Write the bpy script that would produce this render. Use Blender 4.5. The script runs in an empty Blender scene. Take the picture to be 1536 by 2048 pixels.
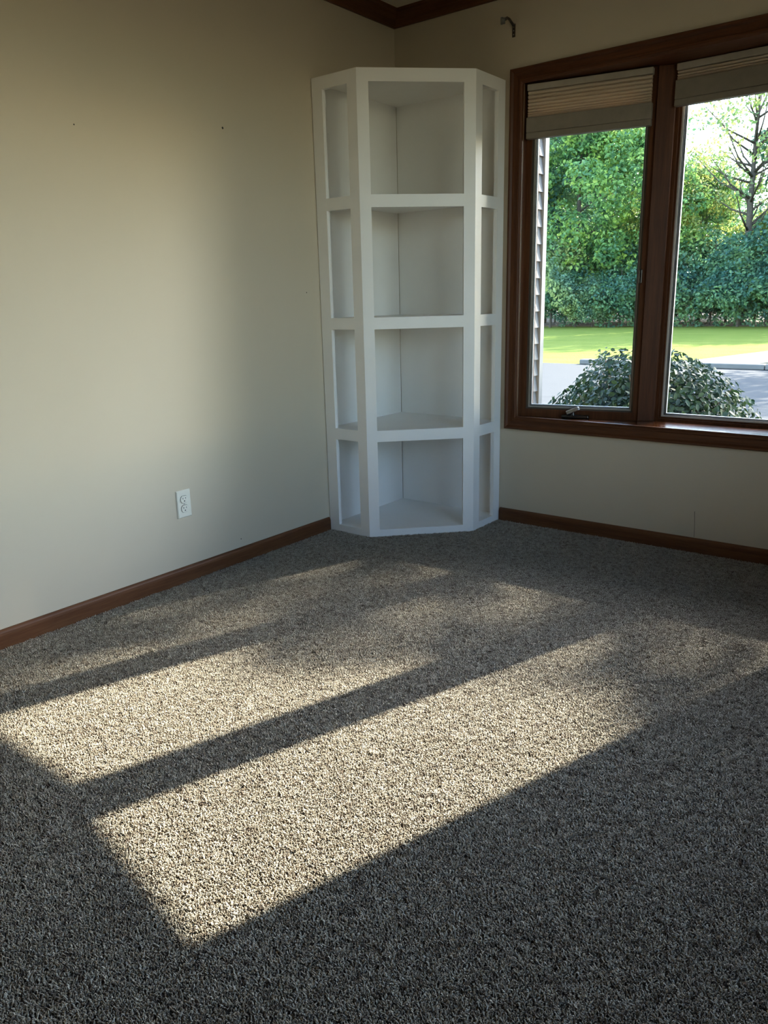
import bpy, bmesh, math, random
import numpy as np
from mathutils import Vector, Matrix

S = bpy.context.scene
COL = S.collection

# ------------------------------------------------------------------ camera, sky, sun, exposure
CAM = (2.5311, -3.4134, 1.1201)
YAW, PITCH, ROLL, FPX = 0.6633, -0.2680, -0.0247, 1550.79
cam = bpy.data.objects.new('camera', bpy.data.cameras.new('camera'))
COL.objects.link(cam)
fw = Vector((-math.sin(YAW) * math.cos(PITCH), math.cos(YAW) * math.cos(PITCH), math.sin(PITCH)))
rt = Vector((math.cos(YAW), math.sin(YAW), 0))
up = rt.cross(fw)
r2 = rt * math.cos(ROLL) + up * math.sin(ROLL)
u2 = -rt * math.sin(ROLL) + up * math.cos(ROLL)
M = Matrix((r2, u2, -fw)).transposed().to_4x4()
M.translation = CAM
cam.matrix_world = M
cam.data.sensor_fit = 'VERTICAL'
cam.data.sensor_height = 36.0
cam.data.lens = FPX * 36.0 / 2048.0
cam.data.clip_start = 0.02
cam.data.clip_end = 500
S.camera = cam

SUN_DIR = Vector((0.335, 1.0, 0.674)).normalized()
SUN_EL = math.asin(SUN_DIR.z)
SUN_STRENGTH = 31.0
SKY_STRENGTH = 2.15
world = bpy.data.worlds.new('sky')
S.world = world
world.use_nodes = True
wn = world.node_tree
wn.nodes.clear()
wo = wn.nodes.new('ShaderNodeOutputWorld')
wb = wn.nodes.new('ShaderNodeBackground')
sk = wn.nodes.new('ShaderNodeTexSky')
sk.sky_type = 'NISHITA'
sk.sun_disc = False
sk.sun_elevation = SUN_EL
sk.sun_rotation = math.atan2(SUN_DIR.x, SUN_DIR.y)
sk.air_density = 1.0
sk.dust_density = 0.8
sk.ozone_density = 1.3
wb.inputs['Strength'].default_value = SKY_STRENGTH
wn.links.new(sk.outputs[0], wb.inputs[0])
wn.links.new(wb.outputs[0], wo.inputs[0])

sl = bpy.data.lights.new('sun', 'SUN')
sl.energy = SUN_STRENGTH
sl.angle = math.radians(0.6)
sl.color = (1.0, 0.92, 0.80)
so = bpy.data.objects.new('sun', sl)
COL.objects.link(so)
so.rotation_euler = SUN_DIR.to_track_quat('Z', 'Y').to_euler()
so.location = SUN_DIR * 60

S.view_settings.view_transform = 'Standard'
S.view_settings.look = 'None'
S.view_settings.gamma = 1.0
S.view_settings.use_curve_mapping = False
S.view_settings.exposure = -0.10
S.cycles.max_bounces = 7
S.cycles.diffuse_bounces = 4
S.cycles.use_adaptive_sampling = True
S.cycles.adaptive_threshold = 0.03
S.cycles.transparent_max_bounces = 12
S.cycles.sample_clamp_indirect = 6.0
S.cycles.caustics_reflective = False
S.cycles.caustics_refractive = False


# ------------------------------------------------------------------ helpers
def tag(o, label=None, cat=None, group=None, kind=None):
    if label: o['label'] = label
    if cat: o['category'] = cat
    if group: o['group'] = group
    if kind: o['kind'] = kind
    return o


def empty(name, loc=(0, 0, 0)):
    o = bpy.data.objects.new(name, None)
    o.location = loc
    o.empty_display_size = 0.1
    COL.objects.link(o)
    return o


class MB:
    """collects polygons in world coordinates"""
    def __init__(self):
        self.v, self.f = [], []

    def add(self, vs, fs):
        b = len(self.v)
        self.v.extend([tuple(p) for p in vs])
        self.f.extend([tuple(i + b for i in f) for f in fs])
        return self

    def box(self, x0, x1, y0, y1, z0, z1):
        vs = [(x, y, z) for z in (z0, z1) for y in (y0, y1) for x in (x0, x1)]
        return self.add(vs, [(0, 2, 3, 1), (4, 5, 7, 6), (0, 1, 5, 4), (2, 6, 7, 3), (0, 4, 6, 2), (1, 3, 7, 5)])

    def prism(self, poly, z0, z1):
        a = sum(poly[i][0] * poly[(i + 1) % len(poly)][1] - poly[(i + 1) % len(poly)][0] * poly[i][1] for i in range(len(poly)))
        if a < 0: poly = poly[::-1]
        n = len(poly)
        vs = [(x, y, z0) for x, y in poly] + [(x, y, z1) for x, y in poly]
        fs = [tuple(range(n - 1, -1, -1)), tuple(range(n, 2 * n))]
        fs += [(i, (i + 1) % n, n + (i + 1) % n, n + i) for i in range(n)]
        return self.add(vs, fs)

    def loft(self, rings, cap=True):
        n = len(rings[0])
        vs = [p for r in rings for p in r]
        fs = []
        for k in range(len(rings) - 1):
            for i in range(n):
                j = (i + 1) % n
                fs.append((k * n + i, k * n + j, (k + 1) * n + j, (k + 1) * n + i))
        if cap:
            fs.append(tuple(range(n - 1, -1, -1)))
            fs.append(tuple((len(rings) - 1) * n + i for i in range(n)))
        return self.add(vs, fs)

    def tube(self, pts, radii, n=8):
        pts = [Vector(p) for p in pts]
        rings = []
        for i, p in enumerate(pts):
            d = (pts[min(i + 1, len(pts) - 1)] - pts[max(i - 1, 0)]).normalized()
            a = d.orthogonal().normalized()
            if abs(d.z) < 0.9:
                a = d.cross(Vector((0, 0, 1))).normalized()
            else:
                a = d.cross(Vector((0, 1, 0))).normalized()
            b = d.cross(a)
            r = radii[i] if isinstance(radii, (list, tuple)) else radii
            rings.append([p + a * (r * math.cos(t)) + b * (r * math.sin(t)) for t in [2 * math.pi * k / n for k in range(n)]])
        return self.loft(rings)

    def build(self, name, mat, parent=None, bevel=0.0, smooth=False, seg=2, origin=None):
        me = bpy.data.meshes.new(name)
        me.from_pydata(self.v, [], self.f)
        bm = bmesh.new()
        bm.from_mesh(me)
        bmesh.ops.recalc_face_normals(bm, faces=bm.faces)
        if bevel:
            bmesh.ops.bevel(bm, geom=[e for e in bm.edges if e.calc_face_angle(0) > 0.5], offset=bevel, segments=seg, affect='EDGES', profile=0.5)
        if smooth:
            for f in bm.faces: f.smooth = True
        if origin is not None:
            bmesh.ops.translate(bm, vec=-Vector(origin), verts=bm.verts)
        bm.to_mesh(me)
        bm.free()
        me.materials.append(mat)
        o = bpy.data.objects.new(name, me)
        if origin is not None: o.location = origin
        COL.objects.link(o)
        if parent is not None:
            o.parent = parent
            base = parent
            off = Vector(parent.location)
            while base.parent:
                base = base.parent
                off += Vector(base.location)
            o.location = Vector(o.location) - off
        return o


def big_mesh(name, verts, faces, mat, parent=None, smooth=False):
    """numpy arrays -> mesh object; faces is (n,k)"""
    me = raw_mesh(name, verts, faces, mat, smooth)
    o = bpy.data.objects.new(name, me)
    COL.objects.link(o)
    o.parent = parent
    return o


def raw_mesh(name, verts, faces, mat, smooth=False):
    me = bpy.data.meshes.new(name)
    nv, nf, k = len(verts), len(faces), faces.shape[1] if len(faces) else 4
    me.vertices.add(nv)
    me.vertices.foreach_set('co', np.asarray(verts, np.float32).ravel())
    if nf:
        me.loops.add(nf * k)
        me.polygons.add(nf)
        me.loops.foreach_set('vertex_index', np.asarray(faces, np.int32).ravel())
        me.polygons.foreach_set('loop_start', np.arange(0, nf * k, k, dtype=np.int32))
        me.polygons.foreach_set('loop_total', np.full(nf, k, np.int32))
        if smooth: me.polygons.foreach_set('use_smooth', np.ones(nf, bool))
    me.update(calc_edges=True)
    me.materials.append(mat)
    return me


# ------------------------------------------------------------------ materials
def mat_new(name):
    m = bpy.data.materials.new(name)
    m.use_nodes = True
    nt = m.node_tree
    return m, nt, nt.nodes['Principled BSDF']


def ramp(nt, stops):
    r = nt.nodes.new('ShaderNodeValToRGB')
    e = r.color_ramp.elements
    e[0].position, e[0].color = stops[0][0], (*stops[0][1], 1)
    e[1].position, e[1].color = stops[-1][0], (*stops[-1][1], 1)
    for p, c in stops[1:-1]:
        x = e.new(p)
        x.color = (*c, 1)
    return r


def coords(nt, scale=(1, 1, 1), kind='Object'):
    tc = nt.nodes.new('ShaderNodeTexCoord')
    mp = nt.nodes.new('ShaderNodeMapping')
    mp.inputs['Scale'].default_value = scale
    nt.links.new(tc.outputs[kind], mp.inputs['Vector'])
    return mp.outputs['Vector']


def noise(nt, vec, scale, detail=4, rough=0.55):
    n = nt.nodes.new('ShaderNodeTexNoise')
    n.inputs['Scale'].default_value = scale
    n.inputs['Detail'].default_value = detail
    n.inputs['Roughness'].default_value = rough
    nt.links.new(vec, n.inputs['Vector'])
    return n


def bump(nt, height, bsdf, strength=0.2, dist=0.002):
    b = nt.nodes.new('ShaderNodeBump')
    b.inputs['Strength'].default_value = strength
    b.inputs['Distance'].default_value = dist
    nt.links.new(height, b.inputs['Height'])
    nt.links.new(b.outputs['Normal'], bsdf.inputs['Normal'])


def mottled(name, c0, c1, scale=6, rough=0.6, bump_scale=None, bump_strength=0.2, bump_dist=0.001, spec=0.5, metal=0.0, detail=4):
    m, nt, b = mat_new(name)
    v = coords(nt)
    n = noise(nt, v, scale, detail)
    r = ramp(nt, [(0.3, c0), (0.7, c1)])
    nt.links.new(n.outputs['Fac'], r.inputs['Fac'])
    nt.links.new(r.outputs['Color'], b.inputs['Base Color'])
    b.inputs['Roughness'].default_value = rough
    b.inputs['Specular IOR Level'].default_value = spec
    b.inputs['Metallic'].default_value = metal
    if bump_scale:
        n2 = noise(nt, v, bump_scale, 3)
        bump(nt, n2.outputs['Fac'], b, bump_strength, bump_dist)
    return m


def wood(name, axis, c0, c1, c2, rough=0.35, coat=0.0):
    m, nt, b = mat_new(name)
    sc = {'x': (1.2, 26, 26), 'y': (26, 1.2, 26), 'z': (26, 26, 1.2)}[axis]
    v = coords(nt, sc)
    n1 = noise(nt, v, 2.2, 7, 0.6)
    r = ramp(nt, [(0.28, c0), (0.5, c1), (0.75, c2)])
    nt.links.new(n1.outputs['Fac'], r.inputs['Fac'])
    sc2 = tuple(s * 6 for s in sc)
    v2 = coords(nt, sc2)
    n2 = noise(nt, v2, 2.0, 3)
    mx = nt.nodes.new('ShaderNodeMixRGB')
    mx.blend_type = 'MULTIPLY'
    mx.inputs['Fac'].default_value = 0.45
    r2_ = ramp(nt, [(0.35, (0.55, 0.5, 0.48)), (0.6, (1, 1, 1))])
    nt.links.new(n2.outputs['Fac'], r2_.inputs['Fac'])
    nt.links.new(r.outputs['Color'], mx.inputs[1])
    nt.links.new(r2_.outputs['Color'], mx.inputs[2])
    nt.links.new(mx.outputs['Color'], b.inputs['Base Color'])
    b.inputs['Roughness'].default_value = rough
    b.inputs['Coat Weight'].default_value = coat
    b.inputs['Specular IOR Level'].default_value = 0.25
    b.inputs['Coat Roughness'].default_value = 0.08
    bump(nt, n2.outputs['Fac'], b, 0.12, 0.0006)
    return m


OAK = ((0.078, 0.029, 0.011), (0.122, 0.048, 0.019), (0.156, 0.067, 0.028))
MAH = ((0.058, 0.018, 0.006), (0.090, 0.030, 0.010), (0.120, 0.044, 0.016))
MT = {}
for ax in 'xyz':
    MT['oak_' + ax] = wood('oak stain ' + ax, ax, *OAK, rough=0.48, coat=0.0)
    MT['trim_' + ax] = wood('window wood ' + ax, ax, *MAH, rough=0.5, coat=0.0)
MT['seat'] = wood('seat board varnish', 'x', *MAH, rough=0.22, coat=0.9)
MT['wall'] = mottled('beige wall paint', (0.545, 0.468, 0.350), (0.575, 0.495, 0.373), 1.4, 0.62, 320, 0.10, 0.0006, 0.35)
MT['ceil'] = mottled('ceiling paint', (0.72, 0.67, 0.58), (0.78, 0.73, 0.64), 40, 0.9, 160, 0.5, 0.003, 0.1)
MT['white'] = mottled('white cabinet paint', (0.86, 0.83, 0.785), (0.89, 0.86, 0.815), 5, 0.42, 90, 0.05, 0.0005, 0.4)
MT['sub'] = mottled('carpet backing', (0.10, 0.085, 0.065), (0.13, 0.11, 0.09), 90, 0.95)
MT['plate'] = mottled('ivory outlet plastic', (0.74, 0.71, 0.60), (0.78, 0.75, 0.64), 30, 0.35)
MT['dark'] = mottled('dark slot', (0.012, 0.011, 0.010), (0.02, 0.018, 0.016), 30, 0.7)
MT['screw'] = mottled('screw steel', (0.55, 0.54, 0.5), (0.65, 0.63, 0.6), 60, 0.35, metal=0.9)
MT['bronze'] = mottled('bracket bronze', (0.075, 0.060, 0.045), (0.12, 0.10, 0.08), 80, 0.42, metal=0.6)
MT['cup'] = mottled('bracket cup grey', (0.16, 0.16, 0.15), (0.24, 0.24, 0.22), 80, 0.4, metal=0.6)
MT['gasket'] = mottled('grey glazing strip', (0.30, 0.28, 0.24), (0.38, 0.355, 0.31), 40, 0.5)
MT['pale'] = mottled('pale glazing bead', (0.50, 0.48, 0.45), (0.58, 0.56, 0.52), 40, 0.4)
MT['spacer'] = mottled('dark glazing seal', (0.03, 0.035, 0.04), (0.05, 0.055, 0.06), 40, 0.5)
MT['alum'] = mottled('aluminium spacer', (0.42, 0.46, 0.50), (0.52, 0.56, 0.60), 60, 0.35, metal=0.4)
MT['sashdark'] = mottled('bronze sash cladding', (0.050, 0.040, 0.030), (0.075, 0.060, 0.045), 25, 0.45)
MT['crank'] = mottled('dark crank metal', (0.05, 0.045, 0.042), (0.08, 0.075, 0.07), 60, 0.25, metal=0.7)
MT['handle'] = mottled('worn crank handle metal', (0.30, 0.31, 0.33), (0.42, 0.43, 0.45), 60, 0.22, metal=0.9)
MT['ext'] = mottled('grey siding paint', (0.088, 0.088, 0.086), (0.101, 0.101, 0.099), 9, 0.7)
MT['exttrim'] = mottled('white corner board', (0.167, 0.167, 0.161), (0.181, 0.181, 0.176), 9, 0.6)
MT['soffit'] = mottled('soffit paint', (0.5, 0.49, 0.46), (0.56, 0.55, 0.52), 5, 0.7)
MT['asphalt'] = mottled('driveway asphalt', (0.017, 0.018, 0.020), (0.025, 0.025, 0.026), 3.5, 0.85, 60, 0.5, 0.01)
MT['concrete'] = mottled('kerb concrete', (0.101, 0.096, 0.089), (0.125, 0.120, 0.110), 5, 0.85, 50, 0.4, 0.006)
MT['mulch'] = mottled('bark mulch', (0.05, 0.035, 0.025), (0.12, 0.085, 0.06), 40, 0.95, 60, 1.0, 0.02)
MT['bark'] = mottled('tree bark', (0.035, 0.028, 0.022), (0.085, 0.068, 0.052), 14, 0.9, 30, 0.8, 0.02)
MT['twig'] = mottled('shrub twig', (0.10, 0.065, 0.04), (0.20, 0.135, 0.085), 40, 0.8)


def fabric_mat(name, col, trans):
    m, nt, b = mat_new(name)
    v = coords(nt, (300, 300, 300))
    n = noise(nt, v, 1.0, 2)
    r = ramp(nt, [(0.3, tuple(c * 0.92 for c in col)), (0.7, col)])
    nt.links.new(n.outputs['Fac'], r.inputs['Fac'])
    nt.links.new(r.outputs['Color'], b.inputs['Base Color'])
    b.inputs['Roughness'].default_value = 0.85
    t = nt.nodes.new('ShaderNodeBsdfTranslucent')
    t.inputs['Color'].default_value = (*col, 1)
    mx = nt.nodes.new('ShaderNodeMixShader')
    mx.inputs[0].default_value = trans
    nt.links.new(b.outputs[0], mx.inputs[1])
    nt.links.new(t.outputs[0], mx.inputs[2])
    nt.links.new(mx.outputs[0], nt.nodes['Material Output'].inputs[0])
    return m


MT['pleat'] = fabric_mat('tan pleated fabric', (0.70, 0.57, 0.43), 0.30)
MT['headrail'] = mottled('tan shade head rail', (0.33, 0.28, 0.22), (0.37, 0.315, 0.25), 30, 0.55)
MT['rail'] = mottled('tan shade rail', (0.19, 0.155, 0.115), (0.22, 0.18, 0.135), 30, 0.55)


def leaf_mat(name, cols, trans=0.42, rough=0.5, spec=0.4, clump=0.85):
    """leaf colour varies leaf by leaf (random per connected piece)"""
    m, nt, b = mat_new(name)
    g = nt.nodes.new('ShaderNodeNewGeometry')
    oi = nt.nodes.new('ShaderNodeObjectInfo')
    add = nt.nodes.new('ShaderNodeMath')
    add.operation = 'MULTIPLY_ADD'
    add.inputs[1].default_value = 0.85
    ml = nt.nodes.new('ShaderNodeMath')
    ml.operation = 'MULTIPLY'
    ml.inputs[1].default_value = 0.15
    nt.links.new(oi.outputs['Random'], ml.inputs[0])
    nt.links.new(g.outputs['Random Per Island'], add.inputs[0])
    nt.links.new(ml.outputs[0], add.inputs[2])
    k = len(cols) - 1
    r = ramp(nt, [(i / k, c) for i, c in enumerate(cols)])
    nt.links.new(add.outputs[0], r.inputs['Fac'])
    # sunlit yellow sprays and shaded bluish gaps, painted into the leaf colour by noise
    nv = noise(nt, coords(nt), clump, 2)
    tint = ramp(nt, [(0.36, (0.50, 0.66, 0.95)), (0.5, (0.9, 0.95, 0.9)), (0.64, (1.75, 1.40, 0.95))])
    nt.links.new(nv.outputs['Fac'], tint.inputs['Fac'])
    mul = nt.nodes.new('ShaderNodeMixRGB')
    mul.blend_type = 'MULTIPLY'
    mul.inputs['Fac'].default_value = 1.0
    nt.links.new(r.outputs['Color'], mul.inputs[1])
    nt.links.new(tint.outputs['Color'], mul.inputs[2])
    r = mul
    nt.links.new(r.outputs['Color'], b.inputs['Base Color'])
    b.inputs['Roughness'].default_value = rough
    b.inputs['Specular IOR Level'].default_value = spec
    t = nt.nodes.new('ShaderNodeBsdfTranslucent')
    hs = nt.nodes.new('ShaderNodeHueSaturation')
    hs.inputs['Saturation'].default_value = 0.95
    hs.inputs['Value'].default_value = 1.5
    nt.links.new(r.outputs['Color'], hs.inputs['Color'])
    nt.links.new(hs.outputs['Color'], t.inputs['Color'])
    mx = nt.nodes.new('ShaderNodeMixShader')
    mx.inputs[0].default_value = trans
    nt.links.new(b.outputs[0], mx.inputs[1])
    nt.links.new(t.outputs[0], mx.inputs[2])
    nt.links.new(mx.outputs[0], nt.nodes['Material Output'].inputs[0])
    return m


MT['leaf_a'] = leaf_mat('bright green leaves', [(0.069, 0.157, 0.049), (0.130, 0.256, 0.074), (0.218, 0.347, 0.099)])
MT['leaf_b'] = leaf_mat('deep green leaves', [(0.039, 0.101, 0.065), (0.069, 0.164, 0.099), (0.118, 0.230, 0.115)])
MT['leaf_c'] = leaf_mat('yellow green leaves', [(0.098, 0.175, 0.049), (0.218, 0.293, 0.083), (0.355, 0.329, 0.131)])
MT['leaf_d'] = leaf_mat('grey green leaves', [(0.109, 0.183, 0.083), (0.183, 0.274, 0.139), (0.274, 0.365, 0.202)])
MT['leaf_s'] = leaf_mat('shrub leaves', [(0.008, 0.022, 0.010), (0.017, 0.039, 0.015), (0.033, 0.063, 0.022)], 0.22, 0.5, 0.22, 4.0)


def glass_mat():
    m = bpy.data.materials.new('window glass')
    m.use_nodes = True
    nt = m.node_tree
    nt.nodes.remove(nt.nodes['Principled BSDF'])
    tr = nt.nodes.new('ShaderNodeBsdfTransparent')
    tr.inputs['Color'].default_value = (0.955, 0.975, 0.965, 1)
    gl = nt.nodes.new('ShaderNodeBsdfGlossy')
    gl.inputs['Roughness'].default_value = 0.01
    fr = nt.nodes.new('ShaderNodeFresnel')
    fr.inputs['IOR'].default_value = 1.35
    mx = nt.nodes.new('ShaderNodeMixShader')
    nt.links.new(fr.outputs[0], mx.inputs[0])
    nt.links.new(tr.outputs[0], mx.inputs[1])
    nt.links.new(gl.outputs[0], mx.inputs[2])
    nt.links.new(mx.outputs[0], nt.nodes['Material Output'].inputs[0])
    return m


MT['glass'] = glass_mat()


def grass_mat():
    m, nt, b = mat_new('lawn grass')
    v = coords(nt, (0.5, 2.2, 1))
    n = noise(nt, v, 1.2, 8, 0.65)
    r = ramp(nt, [(0.25, (0.12, 0.160, 0.022)), (0.5, (0.175, 0.205, 0.032)), (0.78, (0.235, 0.245, 0.050))])
    nt.links.new(n.outputs['Fac'], r.inputs['Fac'])
    nt.links.new(r.outputs['Color'], b.inputs['Base Color'])
    b.inputs['Roughness'].default_value = 0.9
    b.inputs['Specular IOR Level'].default_value = 0.1
    v2 = coords(nt)
    n2 = noise(nt, v2, 25, 4)
    bump(nt, n2.outputs['Fac'], b, 0.8, 0.05)
    return m


MT['grass'] = grass_mat()


def carpet_mat():
    m, nt, b = mat_new('speckled carpet yarn')
    oi = nt.nodes.new('ShaderNodeObjectInfo')
    r = ramp(nt, [(0.0, (0.128, 0.088, 0.058)), (0.10, (0.196, 0.150, 0.100)), (0.22, (0.281, 0.230, 0.162)),
                  (0.55, (0.374, 0.323, 0.238)), (0.80, (0.468, 0.415, 0.319)), (1.0, (0.527, 0.476, 0.378))])
    nt.links.new(oi.outputs['Random'], r.inputs['Fac'])
    nt.links.new(r.outputs['Color'], b.inputs['Base Color'])
    b.inputs['Roughness'].default_value = 0.55
    b.inputs['Specular IOR Level'].default_value = 0.35
    b.inputs['Sheen Weight'].default_value = 0.25
    b.inputs['Sheen Roughness'].default_value = 0.4
    return m


MT['yarn'] = carpet_mat()

# ------------------------------------------------------------------ room shell
RX, RY, RZ, WT = 3.45, -4.60, 2.44, 0.15     # right wall, rear wall, ceiling, wall thickness
XC = 1.615                                    # centre line of the bow window
WX0, WX1, WZ0, WZ1 = 0.713, 2 * XC - 0.713, 0.5465, 2.025

MB().box(0, RX, RY, 0, -0.06, 0.0).build('floor', MT['sub']); tag(bpy.data.objects['floor'], kind='structure')
o = MB().box(-WT, RX + WT, RY - WT, WT, RZ, RZ + 0.12).build('ceiling', MT['ceil']); tag(o, kind='structure')
wall_left = MB().box(-WT, 0, RY - WT, WT, -0.06, RZ).build('wall_left', MT['wall']); tag(wall_left, kind='structure')
mb = MB()
mb.box(0, WX0, 0, WT, -0.06, RZ).box(WX1, RX, 0, WT, -0.06, RZ)
mb.box(WX0, WX1, 0, WT, -0.06, WZ0 - 0.026).box(WX0, WX1, 0, WT, WZ1 + 0.025, RZ)
wall_window = mb.build('wall_back', MT['wall']); tag(wall_window, kind='structure')
RWY0, RWY1, RWZ0, RWZ1 = -3.00, -0.95, 0.70, 2.20      # large unseen window, added to light the bookcase and left wall
mb = MB()
mb.box(RX, RX + WT, RY - WT, RWY0, -0.06, RZ).box(RX, RX + WT, RWY1, WT, -0.06, RZ)
mb.box(RX, RX + WT, RWY0, RWY1, -0.06, RWZ0).box(RX, RX + WT, RWY0, RWY1, RWZ1, RZ)
o = mb.build('wall_right', MT['wall']); tag(o, kind='structure')
o = MB().box(0, RX, RY - WT, RY, -0.06, RZ).build('wall_front', MT['wall']); tag(o, kind='structure')


# nail holes and hairline crack in the paint
def disc(name, c, r, axis, mat, parent, h=0.0006, n=10):
    mb = MB()
    rings = []
    for d in (0, h):
        ring = []
        for k in range(n):
            a = 2 * math.pi * k / n
            if axis == 'x': ring.append((c[0] + d, c[1] + r * math.cos(a), c[2] + r * math.sin(a)))
            elif axis == 'y': ring.append((c[0] + r * math.cos(a), c[1] - d, c[2] + r * math.sin(a)))
            else: ring.append((c[0] + r * math.cos(a), c[1] + r * math.sin(a), c[2] + d))
        rings.append(ring)
    return mb.loft(rings).build(name, mat, parent)


for (y, z, r) in [(-1.796, 1.704, 0.0025), (-1.145, 1.784, 0.0045), (-0.709, 1.157, 0.0025), (-1.21, 0.108, 0.0025)]:
    disc('nail_hole', (0, y, z), r, 'x', MT['dark'], wall_left)
MB().add([(1.590, -0.0004, 0.19), (1.592, -0.0004, 0.19), (1.596, -0.0004, 0.135), (1.5985, -0.0004, 0.073), (1.597, -0.0004, 0.073), (1.5945, -0.0004, 0.135)],
         [(0, 5, 2, 1), (5, 4, 3, 2)]).build('paint_crack', MT['dark'], wall_window)


# mouldings
def run_profile(prof, path, closed=False):
    """prof: [(out, z)], path: wall line points in plan with inward normals mitred: list of ((x,y),(mx,my))"""
    rings = []
    for (px, py), (mx, my) in path:
        rings.append([(px + mx * d, py + my * d, z) for d, z in prof])
    return rings


BASE = [(0, 0), (0.0125, 0), (0.0125, 0.052), (0.0115, 0.060), (0.0085, 0.066), (0.004, 0.0705), (0, 0.071)]
CB = 0.626
o = MB().loft(run_profile(BASE, [((0, -CB), (1, 0)), ((0, RY), (1, 1))])).build('baseboard_left', MT['oak_y']); tag(o, kind='structure')
o = MB().loft(run_profile(BASE, [((CB, 0), (0, -1)), ((RX, 0), (-1, -1))])).build('baseboard_back', MT['oak_x']); tag(o, kind='structure')
o = MB().loft(run_profile(BASE, [((RX, 0), (-1, -1)), ((RX, RY), (-1, 1))])).build('baseboard_right', MT['oak_y']); tag(o, kind='structure')
o = MB().loft(run_profile(BASE, [((0, RY), (1, 1)), ((RX, RY), (-1, 1))])).build('baseboard_front', MT['oak_x']); tag(o, kind='structure')
CR = [(0, 2.380), (0.010, 2.380), (0.013, 2.386), (0.020, 2.392), (0.036, 2.404), (0.052, 2.420), (0.060, 2.426), (0.070, 2.430), (0.073, 2.440), (0, 2.440)]
cs = [((0, 0), (1, -1)), ((0, RY), (1, 1)), ((RX, RY), (-1, 1)), ((RX, 0), (-1, -1))]
for i in range(4):
    o = MB().loft(run_profile(CR, [cs[i], cs[(i + 1) % 4]])).build('trim_%d' % (i + 1), MT['oak_y' if i % 2 == 0 else 'oak_x'])
    tag(o, kind='structure')

# ------------------------------------------------------------------ bow window
TH = math.radians(11.4)
win = empty('window_1', (WX0, 0, WZ0)); tag(win, kind='structure')
# casing: four mitred lengths
CP = [(0, 0), (0, 0.017), (0.003, 0.020), (0.010, 0.020), (0.014, 0.016), (0.018, 0.0125), (0.030, 0.0115), (0.044, 0.0125), (0.047, 0.0155), (0.055, 0.0155), (0.060, 0.012), (0.064, 0.0105), (0.064, 0)]
ox0, ox1, oz0, oz1 = 0.6485, 2 * XC - 0.6485, 0.4845, 2.088
corn = [(ox0, oz0, 1, 1), (ox1, oz0, -1, 1), (ox1, oz1, -1, -1), (ox0, oz1, 1, -1)]
for i, nm in enumerate(['x', 'z', 'x', 'z']):
    a, b = corn[i], corn[(i + 1) % 4]
    rings = [[(c[0] + c[2] * w, -d, c[1] + c[3] * w) for w, d in CP] for c in (a, b)]
    MB().loft(rings).build('casing', MT['trim_' + nm], win)
# plan of the bow
A = Vector((WX0, 0.033)); U1 = Vector((math.cos(TH), math.sin(TH))); N1 = Vector((-math.sin(TH), math.cos(TH)))   # N1 outward
L1 = 0.565
B = A + U1 * L1
C2 = Vector((1.327, 0.180)); D2 = Vector((2 * XC - 1.327, 0.180))
mir = lambda p: (2 * XC - p[0], p[1])
bow = [(WX0, 0.0), tuple(A), tuple(B), tuple(C2)]
outer = [(WX0 - 0.02, WT + 0.002), (WX0 - 0.02, 0.16), tuple(A + N1 * 0.13), tuple(B + N1 * 0.14), (C2.x, 0.33)]
seat_poly = [(WX0, 0.0), (WX0, WT + 0.004), tuple(A + N1 * 0.14 + U1 * 0.05), tuple(B + N1 * 0.14), (XC, 0.345),
             mir(B + N1 * 0.14), mir(A + N1 * 0.14 + U1 * 0.05), (WX1, WT + 0.004), (WX1, 0.0)]
MB().prism(seat_poly, WZ0 - 0.026, WZ0).build('seat_board', MT['seat'], win)
MB().prism(seat_poly, WZ1, WZ1 + 0.025).build('head_board', MT['trim_x'], win)
for s in (0, 1):
    P = [(WX0 - 0.001, 0.0), (WX0 + 0.0005, 0.0), (WX0 + 0.0005, 0.035), (WX0 - 0.001, 0.035)]
    P = [(WX0 - 0.014, 0.001), (WX0 + 0.001, 0.001), (WX0 + 0.001, 0.16), (WX0 - 0.014, 0.16)]
    if s: P = [mir(p) for p in P]
    MB().prism(P, WZ0, WZ1).build('side_jamb', MT['trim_z'], win)
    # mullion post
    P = [tuple(B - N1 * 0.012 - U1 * 0.006), (C2.x + 0.003, C2.y - 0.016), (C2.x + 0.003, 0.315), tuple(B + N1 * 0.12 + U1 * 0.012), tuple(B + N1 * 0.10 - U1 * 0.006)]
    if s: P = [mir(p) for p in P]
    MB().prism(P, WZ0, WZ1).build('mullion', MT['trim_z'], win, bevel=0.0015, seg=1)


class Loc:
    """pane frame: u along the pane, v outward, z up"""
    def __init__(self, o, ang, flip=False):
        self.o, self.flip = o, flip
        self.u = Vector((math.cos(ang), math.sin(ang))); self.n = Vector((-math.sin(ang), math.cos(ang)))

    def p(self, u, v):
        q = self.o + self.u * u + self.n * v
        return mir(q) if self.flip else tuple(q)

    def box(self, mb, u0, u1, v0, v1, z0, z1):
        return mb.prism([self.p(u0, v0), self.p(u1, v0), self.p(u1, v1), self.p(u0, v1)], z0, z1)

    def frame(self, mb, u0, u1, z0, z1, w, v0, v1, wz0=None, wz1=None):
        """rectangular ring, w wide"""
        wz0 = w if wz0 is None else wz0
        wz1 = w if wz1 is None else wz1
        self.box(mb, u0, u0 + w, v0, v1, z0, z1)
        self.box(mb, u1 - w, u1, v0, v1, z0, z1)
        self.box(mb, u0 + w, u1 - w, v0, v1, z0, z0 + wz0)
        self.box(mb, u0 + w, u1 - w, v0, v1, z1 - wz1, z1)
        return mb


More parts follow.
